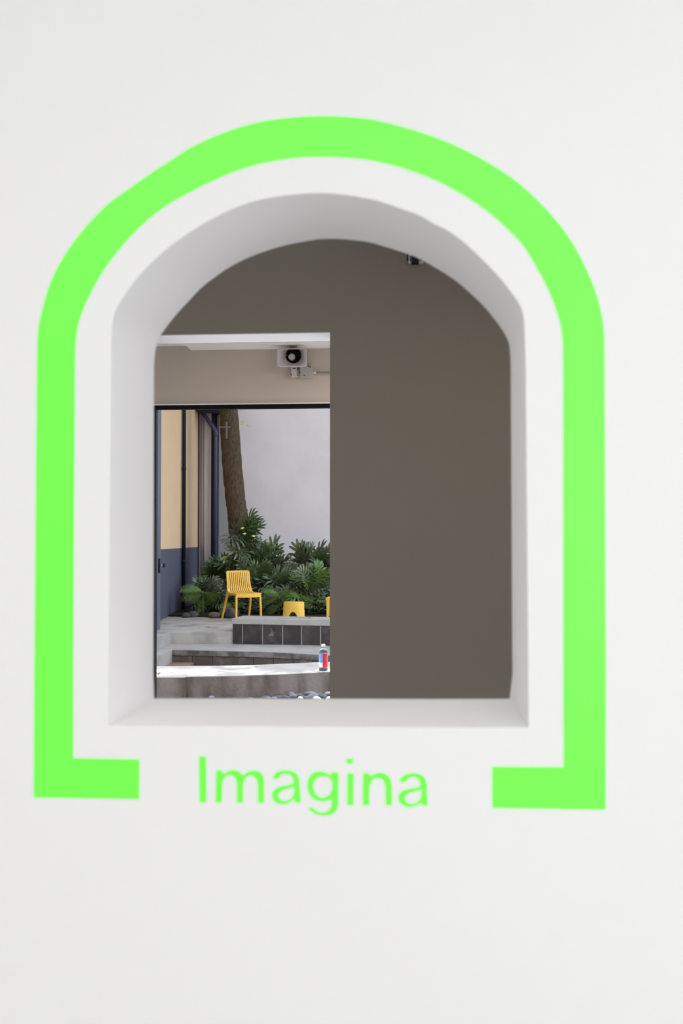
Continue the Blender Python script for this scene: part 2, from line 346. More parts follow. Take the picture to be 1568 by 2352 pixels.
glyphs = [
 (S1, [[(102,103,1),(200,103,1),(208,741,1),(111,741,1)]]),
 (S1, [[(340,295,1),(415,295,1),(442,343,1),(485,318),(530,297),(585,290),(640,303),(685,335),(712,362,1),(745,340),(785,315),(830,300),(880,297),(940,312),(982,347),(1000,400),(1005,460),(1005,750,1),(915,748,1),(915,500),(905,440),(880,395),(845,373),(805,372),(760,392),(727,435),(716,500),(712,748,1),(625,747,1),(625,480),(615,430),(590,385),(555,365),(515,365),(470,383),(437,430),(425,490),(420,745,1),(330,743,1)]]),
 (S1, [[(1127,418,1),(1133,370),(1163,330),(1215,305),(1290,295),(1370,300),(1430,322),(1472,362),(1490,420),(1497,500),(1504,600),(1516,745,1),(1440,748,1),(1420,702,1),(1380,730),(1320,764),(1250,772),(1180,756),(1130,712),(1110,650),(1120,590),(1160,545),(1230,518),(1320,503),(1375,492),(1402,478,1),(1408,440),(1398,398),(1365,363),(1310,348),(1250,355),(1215,380),(1198,416,1)],
       [(1418,532,1),(1350,550),(1260,572),(1208,610),(1198,660),(1228,705),(1290,722),(1350,706),(1400,660),(1420,600)]]),
 (S2, [[(365,272,1),(440,272,1),(440,640),(432,690),(400,740),(340,770),(260,778),(180,762),(120,725),(86,682,1),(138,680,1),(170,710),(220,738),(280,738),(330,715),(355,670),(360,588,1),(320,602),(240,615),(170,597),(110,547),(78,470),(75,400),(95,330),(140,280),(200,257),(260,262),(320,288),(348,306,1)],
       [(250,318),(190,335),(157,380),(148,440),(165,510),(210,555),(260,568),(320,545),(355,500),(370,440),(365,380),(335,337),(295,320)]]),
 (S2, [[(543,283,1),(619,283,1),(616,656,1),(540,656,1)]]),
 (S2, [[(532,110,1),(612,110,1),(612,172,1),(532,172,1)]]),
 (S2, [[(725,280,1),(790,280,1),(820,318,1),(860,288),(920,272),(980,283),(1030,323),(1056,385),(1062,450),(1062,656,1),(988,656,1),(986,470),(976,400),(950,355),(910,338),(860,345),(820,380),(802,430),(798,656,1),(720,656,1)]]),
 (S2, [[(1150,388,1),(1163,340),(1205,303),(1260,283),(1330,280),(1390,293),(1435,325),(1460,370),(1468,430),(1470,520),(1478,662,1),(1418,662,1),(1398,628,1),(1360,652),(1290,678),(1220,672),(1160,640),(1132,590),(1138,530),(1180,485),(1250,463),(1330,452),(1370,445),(1388,428,1),(1388,390),(1370,350),(1330,328),(1280,330),(1240,350),(1213,388,1)],
       [(1402,474,1),(1330,495),(1260,515),(1217,550),(1210,590),(1240,625),(1290,640),(1340,628),(1385,590),(1402,540)]]),
]
cx = onY(720, 1845, D)
let = empty('wall_lettering', (cx.x, D, cx.z), 0, 'green word Imagina in vinyl letters under the arched hole', 'lettering')
for (ox, oy, sc), loops in glyphs:
    L = [[onY(ox + x/sc, oy + y/sc, D) - Vector((cx.x, D, cx.z)) for x, y in smooth_loop(l)] for l in loops]
    decal('letter', L, 0, 0.0006, M['green'], let)

# ------------------------------------------------------------------ passage, dark wall, lobby
Y1 = 4.5; e1 = onY(757.5, 1000, Y1).x; h1 = onY(600, 766.5, Y1).z
YR = 7.0; LC = EYE + 1.378          # lobby ceiling height
k = MB(); k.box(e1, X1+2, Y1, Y1+0.12, 0, 3.1); k.box(X0-2, e1, Y1, Y1+0.19, h1+0.003, 3.1)
wm = tag(k.build('wall_middle', M['dark'], None), kind='structure')
struct('trim_5', M['gloss'], (X0-2, e1-0.001, Y1+0.001, Y1+0.19, h1-0.001, h1+0.003))
struct('ceiling_passage', M['room'], (X0-2, X1+2, D+T, Y1, 3.02, 3.12))
struct('wall_passage_left', M['dark'], (X0-2.1, X0-2, D+T, Y1, 0, 3.12))
struct('wall_passage_right', M['dark'], (X1+2, X1+2.1, D+T, Y1, 0, 3.12))
struct('ceiling_lobby', M['white'], (X0-2, X1+2, Y1+0.19, YR+0.2, LC, LC+0.1))
struct('wall_lobby_right', M['room'], (X1+1, X1+1.1, Y1+0.12, YR, 0, LC))
struct('wall_lobby_left', M['room'], (-4.4, -4.3, Y1+0.12, YR, 0, LC))
# beige wall with the wide door opening
jl = onY(357.3, 1300, YR).x; dh = onY(560, 929.5, YR).z; jr = 2.1
k = MB(); k.box(-4.4, jl-0.04, YR, YR+0.04, 0, LC+1); k.box(jl-0.04, jr+0.04, YR, YR+0.04, dh, LC+1); k.box(jr+0.04, X1+1.1, YR, YR+0.04, 0, LC+1)
tag(k.build('wall_rear', M['beige']), kind='structure')
struct('wall_facade', M['facade'], (-9, 9, YR-0.2, YR+0.04, LC+1.0, 7.6))
fr = empty('door_1', ((jl+jr)/2, YR+0.03, 0)); fr['kind'] = 'structure'
fx = (jl+jr)/2
k = MB(); k.box(jl-0.045-fx, jl-fx, -0.035, 0.012, 0, dh-0.028); k.build('jamb', M['black'], fr)
k = MB(); k.box(jr-fx, jr+0.045-fx, -0.035, 0.012, 0, dh-0.028); k.build('jamb', M['black'], fr)
k = MB(); k.box(jl-0.045-fx, jr+0.045-fx, -0.035, 0.012, dh-0.028, dh+0.001); k.build('header', M['black'], fr)
k = MB(); k.box(jl-0.06, jr+0.06, YR-0.012, YR+0.0, dh+0.001, dh+0.009)
tag(k.build('trim_1', M['white']), kind='structure')
k = MB(); pa = onY(421, 785, 6.765).x
k.box(pa, X1, 6.765, YR, EYE+1.346, LC)
tag(k.build('trim_2', M['white']), kind='structure')

# ---- horn speaker on the beige wall
S = YR/ (FPX*1.0)
def rr(cxy, hw, hh, r, y, n_=5):
    out = []
    for qx, qz, a0 in ((1,1,0),(-1,1,90),(-1,-1,180),(1,-1,270)):
        for i in range(n_+1):
            a = math.radians(a0 + 90*i/n_)
            out.append(Vector((cxy[0] + qx*(hw-r) + r*math.cos(a), y, cxy[1] + qz*(hh-r) + r*math.sin(a))))
    return out
sp = onY(670, 821, YR)
horn = empty('horn_speaker', sp, 0, 'off white rectangular horn speaker mounted on the beige wall above the doorway', 'speaker')
A1, A2 = onY(635.5, 800.5, YR-0.15), onY(704, 842, YR-0.15)
hw, hh = (A2.x-A1.x)/2, (A1.z-A2.z)/2; hc = (A1.x+hw - sp.x, A2.z+hh - sp.z)
rc = onY(674, 817, YR-0.06); rc = (rc.x-sp.x, rc.z-sp.z)
def loft(rings, m, name, parent, cap=False, smooth=True):
    k_ = MB(); n_ = len(rings[0]); fs = [(i*n_+j, i*n_+(j+1) % n_, (i+1)*n_+(j+1) % n_, (i+1)*n_+j) for i in range(len(rings)-1) for j in range(n_)]
    if cap: fs.append(tuple((len(rings)-1)*n_ + j for j in range(n_)))
    k_.add([p for r_ in rings for p in r_], fs, smooth); return k_.build(name, m, parent)
def lerp(a, b, t): return a + (b-a)*t
rings = [rr(hc, hw*0.96, hh*0.93, 0.018, -0.135), rr(hc, hw, hh, 0.02, -0.14), rr(hc, hw, hh, 0.02, -0.153), rr(hc, hw-0.004, hh-0.004, 0.018, -0.155)]
for t in (0.15, 0.4, 0.7, 1.0):
    f = t**0.6
    rings.append(rr((lerp(hc[0], rc[0], t), lerp(hc[1], rc[1], t)), lerp(hw-0.006, 0.056, f), lerp(hh-0.006, 0.056, f), lerp(0.018, 0.0555, f), -0.153+0.085*t))
loft(rings, M['horn'], 'horn', horn)
rings2 = [rr(rc, 0.0555, 0.0555, 0.055, -0.067), rr(rc, 0.048, 0.048, 0.0478, -0.05), rr(rc, 0.03, 0.03, 0.0298, -0.035)]
loft(rings2, M['horn_dark'], 'throat', horn, cap=True)
pc = onY(669.5, 819.5, YR-0.09); pc = (pc.x-sp.x, pc.z-sp.z)
k = MB(); k.tube([(pc[0], -0.036, pc[1]), (pc[0], -0.085, pc[1]), (pc[0], -0.094, pc[1])], [0.022, 0.0245, 0.021], 20); k.build('driver_cap', M['horn'], horn)
for sx_ in (-0.049, 0.046):
    k = MB(); k.tube([(rc[0]+sx_, -0.055, rc[1]+0.004), (rc[0]+sx_, -0.064, rc[1]+0.004)], 0.0035, 8); k.build('screw', M['boxgrey'], horn)
k = MB(); k.tube([(rc[0], -0.03, rc[1]), (rc[0], 0.0, rc[1])], [0.05, 0.045], 20); k.build('rear_housing', M['horn'], horn)
# junction boxes and conduit under the horn
def wallbox(name, x0, y0, x1, y1, dep, m, parent, origin):
    a, b = onY(x0, y0, YR-dep), onY(x1, y1, YR-dep); k_ = MB()
    k_.box(a.x-origin.x, b.x-origin.x, -dep, 0, b.z-origin.z, a.z-origin.z); return k_.build(name, m, parent, 0.003)
jp = onY(694, 853, YR)
jb = empty('junction_box', jp, 0, 'pair of grey electrical boxes on the beige wall under the horn speaker', 'electrical box')
wallbox('cover', 668, 842.5, 681, 865, 0.04, M['horn'], jb, jp)
wallbox('side', 681.3, 842, 687.5, 864.5, 0.03, M['boxgrey'], jb, jp)
wallbox('box_body', 688, 838.5, 717.5, 866, 0.05, M['boxgrey'], jb, jp)
wallbox('bracket', 671.5, 845, 679.5, 847, 0.043, M['horn_dark'], jb, jp)
for q in ((668.7, 860.3), (684, 847), (698.7, 862), (709, 841), (712, 843), (688.5, 855.5)):
    c = onY(*q, YR-0.05) - jp; k = MB(); k.tube([(c.x, -0.035, c.z), (c.x, -0.054, c.z)], 0.0042, 8); k.build('knockout', M['horn_dark'], jb)
c0, c1 = onY(718, 857, YR), onY(790, 856, YR)
cn = empty('conduit', c0, 0, 'thin metal conduit running right from the grey electrical box', 'conduit')
k = MB(); k.tube([(0.02, -0.015, 0), (c1.x-c0.x+1.5, -0.015, 0)], 0.0088, 10); k.build('pipe', M['boxgrey'], cn)
k = MB(); k.tube([(0, -0.015, 0), (0.025, -0.015, 0)], 0.011, 6, smooth=False); k.build('connector', M['steel'], cn)
# small fixture high on the dark wall
f0 = onY(950, 604, Y1)
fx_ = empty('wall_fixture', f0, 0, 'small black and white cable fixture high on the dark taupe wall', 'fixture')
def fxp(x, y, dep): return onY(x, y, Y1-dep) - f0
def fbox(name, x0, y0, x1, y1, dep, m):
    a, b = fxp(x0, y0, dep), fxp(x1, y1, dep); k_ = MB(); k_.box(a.x, b.x, -dep, 0, b.z, a.z); return k_.build(name, m, fx_)
fbox('back_plate', 934.8, 575, 937.5, 605.5, 0.01, M['horn_dark'])
fbox('bracket', 937.5, 575, 940.5, 604, 0.02, M['cap'])
fbox('foot', 936, 600, 944, 604, 0.022, M['cap'])
fbox('lamp_body', 945, 588, 961, 603, 0.035, M['horn_dark'])
fbox('connector', 961.5, 599, 972, 604.5, 0.02, M['cap'])
a, b = fxp(940, 580, 0.02), fxp(946, 598, 0.03)
k = MB(); k.tube([a, b], 0.002, 6); k.build('cable', M['boxgrey'], fx_)
fbox('arm', 942, 572, 944, 594, 0.016, M['cap'])

# ------------------------------------------------------------------ the courtyard
ZT, ZL2, ZL1, ZB, ZPIT, ZP = EYE-1.34, EYE-1.51, EYE-1.245, EYE-1.151, EYE-1.98, EYE-1.45
xy = lambda v: (v.x, v.y)
# left wall (runs back and slightly to the right)
A = onZ(368, 1425, ZT); Bv = A + (onZ(400, 1410.3, ZT) - A).normalized() * 1.0
ldir = Vector((Bv.x-A.x, Bv.y-A.y, 0)).normalized()
# end of that wall where it reaches pixel column 455
def wall_at(px):
    d = ray(px, 1236); # intersect with the line A + s*ldir
    s_ = (A.x*d.y - A.y*d.x) / (ldir.y*d.x - ldir.x*d.y); return A + ldir*s_
E = wall_at(454.5); Nn = A - ldir*3.2; nrm = Vector((ldir.y, -ldir.x, 0))
k = MB(); q = [xy(Nn), xy(E), xy(E - nrm*0.4), xy(Nn - nrm*0.4)]; k.prism(q, -0.5, 8.2)
tag(k.build('wall_left', M['dado']), kind='structure')
YBK = E.y
def backx(px): return onY(px, 1236, YBK).x
k = MB(); k.box(E.x-0.6, 9, YBK+0.35, YBK+0.6, -0.5, 15.2)  # raised far above the view to keep sun off the pit
tag(k.build('wall_back', M['courtwall']), kind='structure')
# pilaster with ridges between the ochre wall and the blue downpipe
xa, xb, xc = backx(456), backx(484), backx(498)
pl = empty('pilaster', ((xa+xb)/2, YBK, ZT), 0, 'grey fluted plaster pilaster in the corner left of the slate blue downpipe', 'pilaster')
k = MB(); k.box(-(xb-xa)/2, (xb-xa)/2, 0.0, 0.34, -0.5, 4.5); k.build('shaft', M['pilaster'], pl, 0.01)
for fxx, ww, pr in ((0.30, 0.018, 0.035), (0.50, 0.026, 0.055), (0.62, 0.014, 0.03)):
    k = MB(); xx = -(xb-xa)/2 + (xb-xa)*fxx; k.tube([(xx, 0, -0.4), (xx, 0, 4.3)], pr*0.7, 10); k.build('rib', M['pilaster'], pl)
k = MB(); k.box(xb, xb+0.045, YBK+0.02, YBK+0.35, -0.4, 6.0); tag(k.build('recess_shade', M['pipe']), kind='structure')  # near-black strip standing in for shade in the recess beside the pilaster
k = MB(); k.box(xc-0.01, backx(532), YBK+0.22, YBK+0.35, -0.4, 6.0); tag(k.build('trim_4', M['greywall']), kind='structure')  # darker grey slab before the back wall, from downpipe to trunk
k = MB(); k.box(backx(453.2), backx(456.4), YBK-0.03, YBK+0.0, -0.4, 6.0); tag(k.build('trim_6', M['pipe']), kind='structure')
# black downpipe on the ochre wall
P1 = wall_at(415.5) + nrm*0.05
dp = empty('downpipe', (P1.x, P1.y, ZT), 0, 'black downpipe running up the ochre and blue left wall', 'pipe')
k = MB(); k.tube([(0,0,0.0), (0,0,7.5)], 0.036, 12); k.build('pipe', M['pipe'], dp)
for zz in (0.9, 2.6, 4.3):
    k = MB(); k.tube([(0,0,zz), (0,0,zz+0.04)], 0.042, 12); k.build('clamp', M['pipe'], dp)
# slate blue downpipe with elbow
bx = (backx(490.5)+backx(498))/2; zt = onY(494, 985, YBK-0.1).z; top = onY(463, 945, YBK-0.1)
bp = empty('downpipe', (bx, YBK-0.0, ZT), 0, 'slate blue downpipe with a slanted elbow in the far corner beside the tree', 'pipe')
k = MB(); r_ = 0.038
k.tube([(0,0,0), (0,0,zt-ZT-0.06), (-0.02,0,zt-ZT+0.0), (-0.05,0,zt-ZT+0.04), (top.x-bx, -0.02, top.z-ZT), (top.x-bx, -0.02, top.z-ZT+1.0)], [r_,r_,r_*1.1,r_*1.15,r_*1.15,r_*1.15], 14); k.build('pipe', M['bluepipe'], bp)
k = MB(); k.tube([(0,0,zt-ZT-0.14), (0,0,zt-ZT-0.06)], r_*1.22, 14); k.build('joint', M['bluepipe'], bp)
# roof eave over the far left corner
k = MB(); zev = onY(470, 944, YBK-0.35).z
k.box(E.x-0.7, backx(537), YBK-0.55, YBK+0.35, zev, zev+0.3); k.box(wall_at(400).x-0.5, wall_at(430).x+0.35, 16.4, YBK-0.55, zev+0.45, zev+0.75)  # second box: arm out of view, added to shade the left wall top
tag(k.build('roof_eave', M['eave']), kind='structure')

# ground, terrace and stepped pit
k = MB()
tc = onZ(391, 1451.3, ZT); tr = onZ(533, 1451.3, ZT)
cor2 = onZ(391, 1478.6, ZL2); arm2 = onZ(357, 1495, ZL2)
TL = [(-7.5, 8.0), (cor2.x, 8.0), xy(cor2), xy(onZ(533, 1477.6, ZL2)), (1.2, onZ(533,1477.6,ZL2).y + 0.15), (9, cor2.y), (9, YBK+0.4), (-7.5, YBK+0.4)]
k.prism(TL, -0.6, ZT); tag(k.build('terrace', M['conc'], None, 0.012), kind='structure')
soil_y = onZ(430, 1420, ZT).y
k = MB(); k.prism([(wall_at(405).x, soil_y+0.3), (-1.5, soil_y), (9, soil_y+0.2), (9, YBK+0.34), (E.x-0.1, YBK+0.3)], ZT-0.05, ZT+0.03)
tag(k.build('planting_bed', M['soil']), kind='structure')
# second ledge with its dark blocks
edge2 = [xy(onZ(x, y, ZL2)) for x, y in ((395,1491.7),(494,1493.9),(578,1495.8),(648.7,1498.6),(731,1503))]
edge2 += [(-0.8, edge2[-1][1]-0.3), (-0.25, edge2[-1][1]-0.7), (0.25, edge2[-1][1]-1.3), (0.6, edge2[-1][1]-2.1), (0.75, edge2[-1][1]-3.0)]
edge2 = spline(edge2, 4)
l2x = edge2[0][0]
L2 = [(l2x, 8.0)] + edge2 + [(0.8, 8.6), (9, 8.6), (9, cor2.y+0.01), (cor2.x-0.02, cor2.y+0.01), (cor2.x-0.02, 8.0)]
k = MB(); k.prism(L2, ZL2-0.075, ZL2); tag(k.build('ledge_cap', M['conc_light'], None, 0.008), kind='structure')
k = MB(); k.prism([(x, y-0.008) for x, y in edge2] + [(x, y+0.01) for x, y in edge2][::-1], ZL2-0.077, ZL2-0.008); tag(k.build('ledge_lip', M['lip']), kind='structure')
L2b = [(l2x-0.012, 8.0)] + [(x+0.0, y+0.03) for x, y in edge2] + L2[len(edge2)+1:]
lw = MB().prism(L2b, ZPIT, ZL2-0.075).build('ledge_wall', M['grout']); tag(lw, kind='structure')
# blocks along the curve
path = edge2; acc = [0]
for a, b in zip(path, path[1:]): acc.append(acc[-1] + math.dist(a, b))
def on_path(s_):
    j = 0
    while j < len(acc)-2 and acc[j+1] < s_: j += 1
    u = (s_-acc[j])/max(acc[j+1]-acc[j], 1e-9); return Vector((lerp(path[j][0], path[j+1][0], u), lerp(path[j][1], path[j+1][1], u), 0))
s_ = 0.0; 
while s_ < acc[-1]-0.4:
    for row in (0, 1):
        p0, p1 = on_path(s_+0.004), on_path(s_+0.281); d = (p1-p0).normalized(); nn = Vector((d.y, -d.x, 0))
        k = MB(); off = 0.012
        z1 = ZL2-0.079-row*0.245; z0 = max(z1-0.237, ZPIT+0.002)
        k.prism([xy(p0+nn*-off), xy(p1+nn*-off), xy(p1-nn*0.06), xy(p0-nn*0.06)], z0, z1)
        o = k.build('brick', M['tile_wet'], lw)
    s_ += 0.285
# left inner face of the pit (pale)
k = MB(); k.box(l2x-0.02, l2x+0.004, 8.0, edge2[0][1]+0.0, ZPIT, ZL2-0.002); tag(k.build('pit_side', M['conc_light']), kind='structure')
k = MB(); k.box(cor2.x-0.02, cor2.x+0.004, 8.0, cor2.y, ZL2, ZT-0.004); tag(k.build('step_side', M['conc_light']), kind='structure')
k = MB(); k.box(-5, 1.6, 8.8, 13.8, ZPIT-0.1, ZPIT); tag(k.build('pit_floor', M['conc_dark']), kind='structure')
k = MB(); bxr = onZ(439, 1525, EYE-1.68); k.box(l2x+0.01, bxr.x, 12.0, edge2[0][1]-0.0, ZPIT, EYE-1.68)
tag(k.build('corner_step', M['terra'], None, 0.01), kind='structure')
# raised bench with tile front
b0_, b1_ = onZ(532.5, 1478, ZL2), onZ(757, 1483.2, ZL2)
bd = Vector((b1_.x-b0_.x, b1_.y-b0_.y, 0)).normalized(); bn = Vector((-bd.y, bd.x, 0)); BL = 4.2
bench = empty('bench_wall', (b0_.x, b0_.y, ZL2), math.atan2(bd.y, bd.x), 'low bench wall of charcoal blocks under a pale concrete cap', 'bench')
BH = ZB - ZL2; CT = 0.082
k = MB(); k.box(0.012, BL, 0.02, 0.5, 0, BH-CT); k.build('core', M['grout'], bench)
k = MB(); k.box(-0.004, BL, -0.004, 0.54, BH-CT, BH); k.build('cap', M['conc_light'], bench, 0.006)
joints = [0.0]; xs_ = [556.2, 602.4, 648.5, 692, 735.5]
for x in xs_:
    d = ray(x, 1236); s1 = (b0_.x*d.y - b0_.y*d.x)/(bd.y*d.x - bd.x*d.y); joints.append(s1)
while joints[-1] < BL-0.3: joints.append(joints[-1]+0.28)
for a, b in zip(joints, joints[1:]):
    k = MB(); k.box(a+0.010, b-0.010, 0.0, 0.03, 0.004, BH-CT-0.003); k.build('brick', M['tile'], bench, 0.002, 1)
k = MB(); mk = [(joints[2]+joints[3])/2, 0.15]; star = []      # pale paint splash on the third whole block
for i in range(18):
    a = 2*PI*i/18; r = (0.075 if i in (1, 5, 10, 13) else 0.045 if i % 2 else 0.018); star.append((mk[0]+0.8*r*math.cos(a), -0.0015, mk[1]+r*1.2*math.sin(a)))
k.add([(mk[0], -0.0015, mk[1])] + star, [(0, i+1, (i+1) % 18 + 1) for i in range(18)]); k.build('paint_mark', M['splash'], bench)
k = MB(); k.box(0.0, 0.03, 0.03, 0.5, 0.004, BH-CT-0.003); k.build('brick', M['tile'], bench)
# sunlit near ledge
rear = [xy(onZ(x, y, ZL1)) for x, y in ((357,1530),(440,1529.6),(531,1528.7),(590,1527),(648.7,1524.5),(700,1522.4),(755,1520))]
frnt = [xy(onZ(x, y, ZL1)) for x, y in ((357,1555.4),(420,1554.6),(480,1553.4),(550,1551.8),(620.6,1549.6),(690,1546.4),(755,1542.8))]
rear = [(-5.2, rear[0][1]-0.05)] + rear + [(-0.4, rear[-1][1]+0.18), (0.2, rear[-1][1]+0.5), (0.8, rear[-1][1]+1.0)]
frnt = [(-5.2, frnt[0][1]-0.05)] + frnt + [(-0.3, frnt[-1][1]+0.2), (0.4, frnt[-1][1]+0.55), (1.1, frnt[-1][1]+1.1)]
rear, frnt = spline(rear, 3), spline(frnt, 3)
k = MB(); k.prism(frnt + rear[::-1], ZPIT, ZL1); o = k.build('near_ledge', M['conc_light'], None, 0.008); tag(o, kind='structure')
# its front face is rougher, stained render
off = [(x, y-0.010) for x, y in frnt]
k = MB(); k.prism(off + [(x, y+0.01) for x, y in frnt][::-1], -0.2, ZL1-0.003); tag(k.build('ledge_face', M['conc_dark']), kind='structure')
# pebble bed
k = MB(); k.box(-5.5, 2.6, YR+0.2, 9.9, -0.35, ZP-0.02); tag(k.build('gravel_bed', M['soil']), kind='structure')

def blob(n_lat, n_lon, sx, sy, sz, jit, seed):
    rnd = random.Random(seed); vs = [(0,0,-sz)]; fs = []
    for i in range(1, n_lat):
        th = PI*i/n_lat
        for j in range(n_lon):
            a = 2*PI*j/n_lon; r = 1 + rnd.uniform(-jit, jit)
            vs.append((sx*math.sin(th)*math.cos(a)*r, sy*math.sin(th)*math.sin(a)*r, -sz*math.cos(th)*r))
    vs.append((0,0,sz)); L = len(vs)-1
    for j in range(n_lon):
        fs.append((0, 1+(j+1) % n_lon, 1+j)); fs.append((L, 1+(n_lat-2)*n_lon+j, 1+(n_lat-2)*n_lon+(j+1) % n_lon))
    for i in range(n_lat-2):
        for j in range(n_lon):
            fs.append((1+i*n_lon+j, 1+i*n_lon+(j+1) % n_lon, 1+(i+1)*n_lon+(j+1) % n_lon, 1+(i+1)*n_lon+j))
    return MB().add(vs, fs, True)
peb = [blob(6, 8, 0.045, 0.034, 0.02, 0.08, s).mesh('pebble', M['pebble']) for s in range(3)]
pebw = blob(6, 8, 0.04, 0.03, 0.02, 0.08, 9).mesh('pebble', M['pebble_white'])
def front_y(x):
    for (x0, y0), (x1, y1) in zip(frnt, frnt[1:]):
        if x0 <= x <= x1: return y0 + (y1-y0)*(x-x0)/(x1-x0)
    return frnt[-1][1]
big = [((738,1599), 1.35, 0), ((752,1594), 1.0, 0), ((712,1595), 1.45, 1), ((716,1601), 1.5, 2), ((728,1605), 1.1, 3), ((700,1602), 0.8, 0),
       ((686,1598), 1.1, 1), ((672,1600), 1.2, 2), ((668,1594), 0.9, 1), ((656,1602), 0.9, 0), ((642,1602), 0.9, 2), ((754,1604), 0.8, 3), ((630,1604), 0.8, 1), ((486,1602), 0.8, 0), ((690,1604), 0.9, 3), ((615,1604), 0.8, 2)]
wn = iter(['white river pebble at the foot of the ledge below the bottle', 'white river pebble half hidden by the sill at the dark wall edge', 'small pale pebble left of the white one below the bottle'])
ORD = ['rightmost', 'second', 'third', 'fourth', 'fifth', 'sixth', 'seventh', 'eighth', 'ninth', 'tenth', 'eleventh', 'twelfth', 'leftmost']
bx_ = sorted([b_[0] for b_ in big if b_[2] != 3], key=lambda q_: -q_[0])
for (x, y), s_, kind in big:
    d = onZ(x, y, ZP+0.03); yy = min(d.y, front_y(d.x)-0.06); p = onY(x, y, yy)
    o = inst('pebble', pebw if kind == 3 else peb[kind], None, (p.x, p.y, p.z), (random.uniform(-.3,.3), random.uniform(-.3,.3), random.uniform(0,6)), s_)
    tag(o, next(wn) if kind == 3 else ('%s blue grey pebble along the foot of the near ledge' if bx_.index((x, y)) in (0, 12) else '%s blue grey pebble from the dark wall edge along the near ledge') % ORD[bx_.index((x, y))], 'pebble', None if kind == 3 else 'blue grey pebbles at the foot of the ledge')
k = MB(); src = blob(4, 6, 0.045, 0.034, 0.022, 0.1, 4)
for i in range(2600):
    x = random.uniform(-3.2, 1.0); y = random.uniform(YR+0.3, min(front_y(x)-0.04, 9.6)); a = random.uniform(0, 6.3); sc = random.uniform(0.6, 1.2)
    z = ZP - 0.012 + random.uniform(-0.006, 0.016)
    ca, sa = math.cos(a)*sc, math.sin(a)*sc
    k.add([(x + v[0]*ca - v[1]*sa, y + v[0]*sa + v[1]*ca, z + v[2]*sc) for v in src.v], src.f, True)
tag(k.build('pebble_gravel', M['pebble']), 'bed of blue grey river pebbles in front of the near ledge', 'pebbles', None, 'stuff')

# ---- open steel door leaf at the left with its handle
g1 = onZ(368, 1446, ZT); 
gate = empty('door_2', (g1.x, g1.y, ZT)); gate['kind'] = 'structure'
k = MB(); k.box(-0.07, 0.0, -0.19, 0.0, 0.0, 3.4); k.build('stile', M['bluegrey'], gate, 0.003)
k = MB(); k.box(-0.09, -0.012, -0.205, -0.19, 0.0, 3.4); k.build('edge_strip', M['black'], gate)
k = MB(); k.box(-0.065, -0.02, -1.0, -0.205, 0.0, 3.4); k.build('leaf_panel', M['bluegrey'], gate)
hz = EYE - 0.40 - ZT
h = MB(); h.tube([(0, -0.09, hz), (0.06, -0.09, hz)], 0.009, 10); hd = h.build('handle', M['steel'], gate)
h = MB(); h.tube([(0.055, -0.09, hz), (0.068, -0.09, hz), (0.08, -0.09, hz), (0.083, -0.09, hz)], [0.008, 0.028, 0.034, 0.02], 14); h.build('knob', M['black'], hd)
h = MB(); h.box(-0.005, 0.008, -0.13, -0.05, hz-0.11, hz+0.10); h.build('lock_plate', M['black'], gate)
h = MB(); h.box(-0.05, 0.02, -0.22, -0.2, hz+0.055, hz+0.085); h.build('latch', M['steel'], gate)

# ------------------------------------------------------------------ furniture
def plastic_chair():
    c = empty('plastic_chair', (0,0,0), 0, 'yellow slatted plastic chair standing on the terrace before the plants', 'chair')
    prof = [(-0.285,0.78), (-0.262,0.69), (-0.240,0.595), (-0.222,0.53), (-0.20,0.485), (-0.165,0.458), (-0.11,0.447), (0.0,0.442), (0.12,0.444), (0.20,0.446), (0.225,0.438)]
    W = 0.205
    ns = 11
    for i in range(ns):
        t = (i/(ns-1))*2 - 1; x = t*(W-0.03)
        pts = [(x*(0.93 if f < -0.2 else 1.0), -f, z) for f, z in prof]
        k_ = MB(); k_.sweep(pts, 0.021, 0.012, (1,0,0)); k_.build('slat', M['yellow'], c)
    k_ = MB(); k_.sweep([(-W*.95, 0.289, 0.783), (0, 0.296, 0.786), (W*.95, 0.289, 0.783)], 0.022, 0.034, (0,1,0)); k_.build('top_rail', M['yellow'], c, 0.005)
    for s in (-1, 1):
        pts = [(s*W*(0.93 if i_ < 3 else 0.97), -f, z) for i_, (f, z) in enumerate(prof[:6])] ; k_ = MB(); k_.sweep(pts, 0.028, [0.022]*6, (1,0,0)); k_.build('back_frame', M['yellow'], c, 0.004)
        k_ = MB(); k_.sweep([(s*W, -f, z-0.012) for f, z in prof[5:]], 0.028, 0.038, (1,0,0)); k_.build('seat_rail', M['yellow'], c, 0.004)
        k_ = MB(); k_.sweep([(s*W, 0.20, 0.50), (s*W, 0.205, 0.44), (s*(W+0.018), 0.30, 0.2), (s*(W+0.035), 0.385, 0.0)], 0.03, [0.03,0.045,0.036,0.026], (1,0,0)); k_.build('leg', M['yellow'], c, 0.004)
        k_ = MB(); k_.sweep([(s*W, -0.20, 0.45), (s*W, -0.20, 0.40), (s*(W+0.005), -0.215, 0.2), (s*(W+0.01), -0.225, 0.0)], 0.03, [0.05,0.045,0.036,0.026], (1,0,0)); k_.build('leg', M['yellow'], c, 0.004)
    k_ = MB(); k_.sweep([(-W, -0.212, 0.416), (-W*0.5, -0.228, 0.412), (0, -0.232, 0.410), (W*0.5, -0.228, 0.412), (W, -0.212, 0.416)], 0.02, 0.062, (0,1,0)); k_.build('front_rail', M['yellow'], c, 0.004)
    return c
# local frame: forward is -y; turned to face the camera and a little to the right
ch = plastic_chair(); cp = onZ(559.5, 1424.5, ZT); ch.location = (cp.x, cp.y, ZT); ch.rotation_euler.z = math.radians(31)

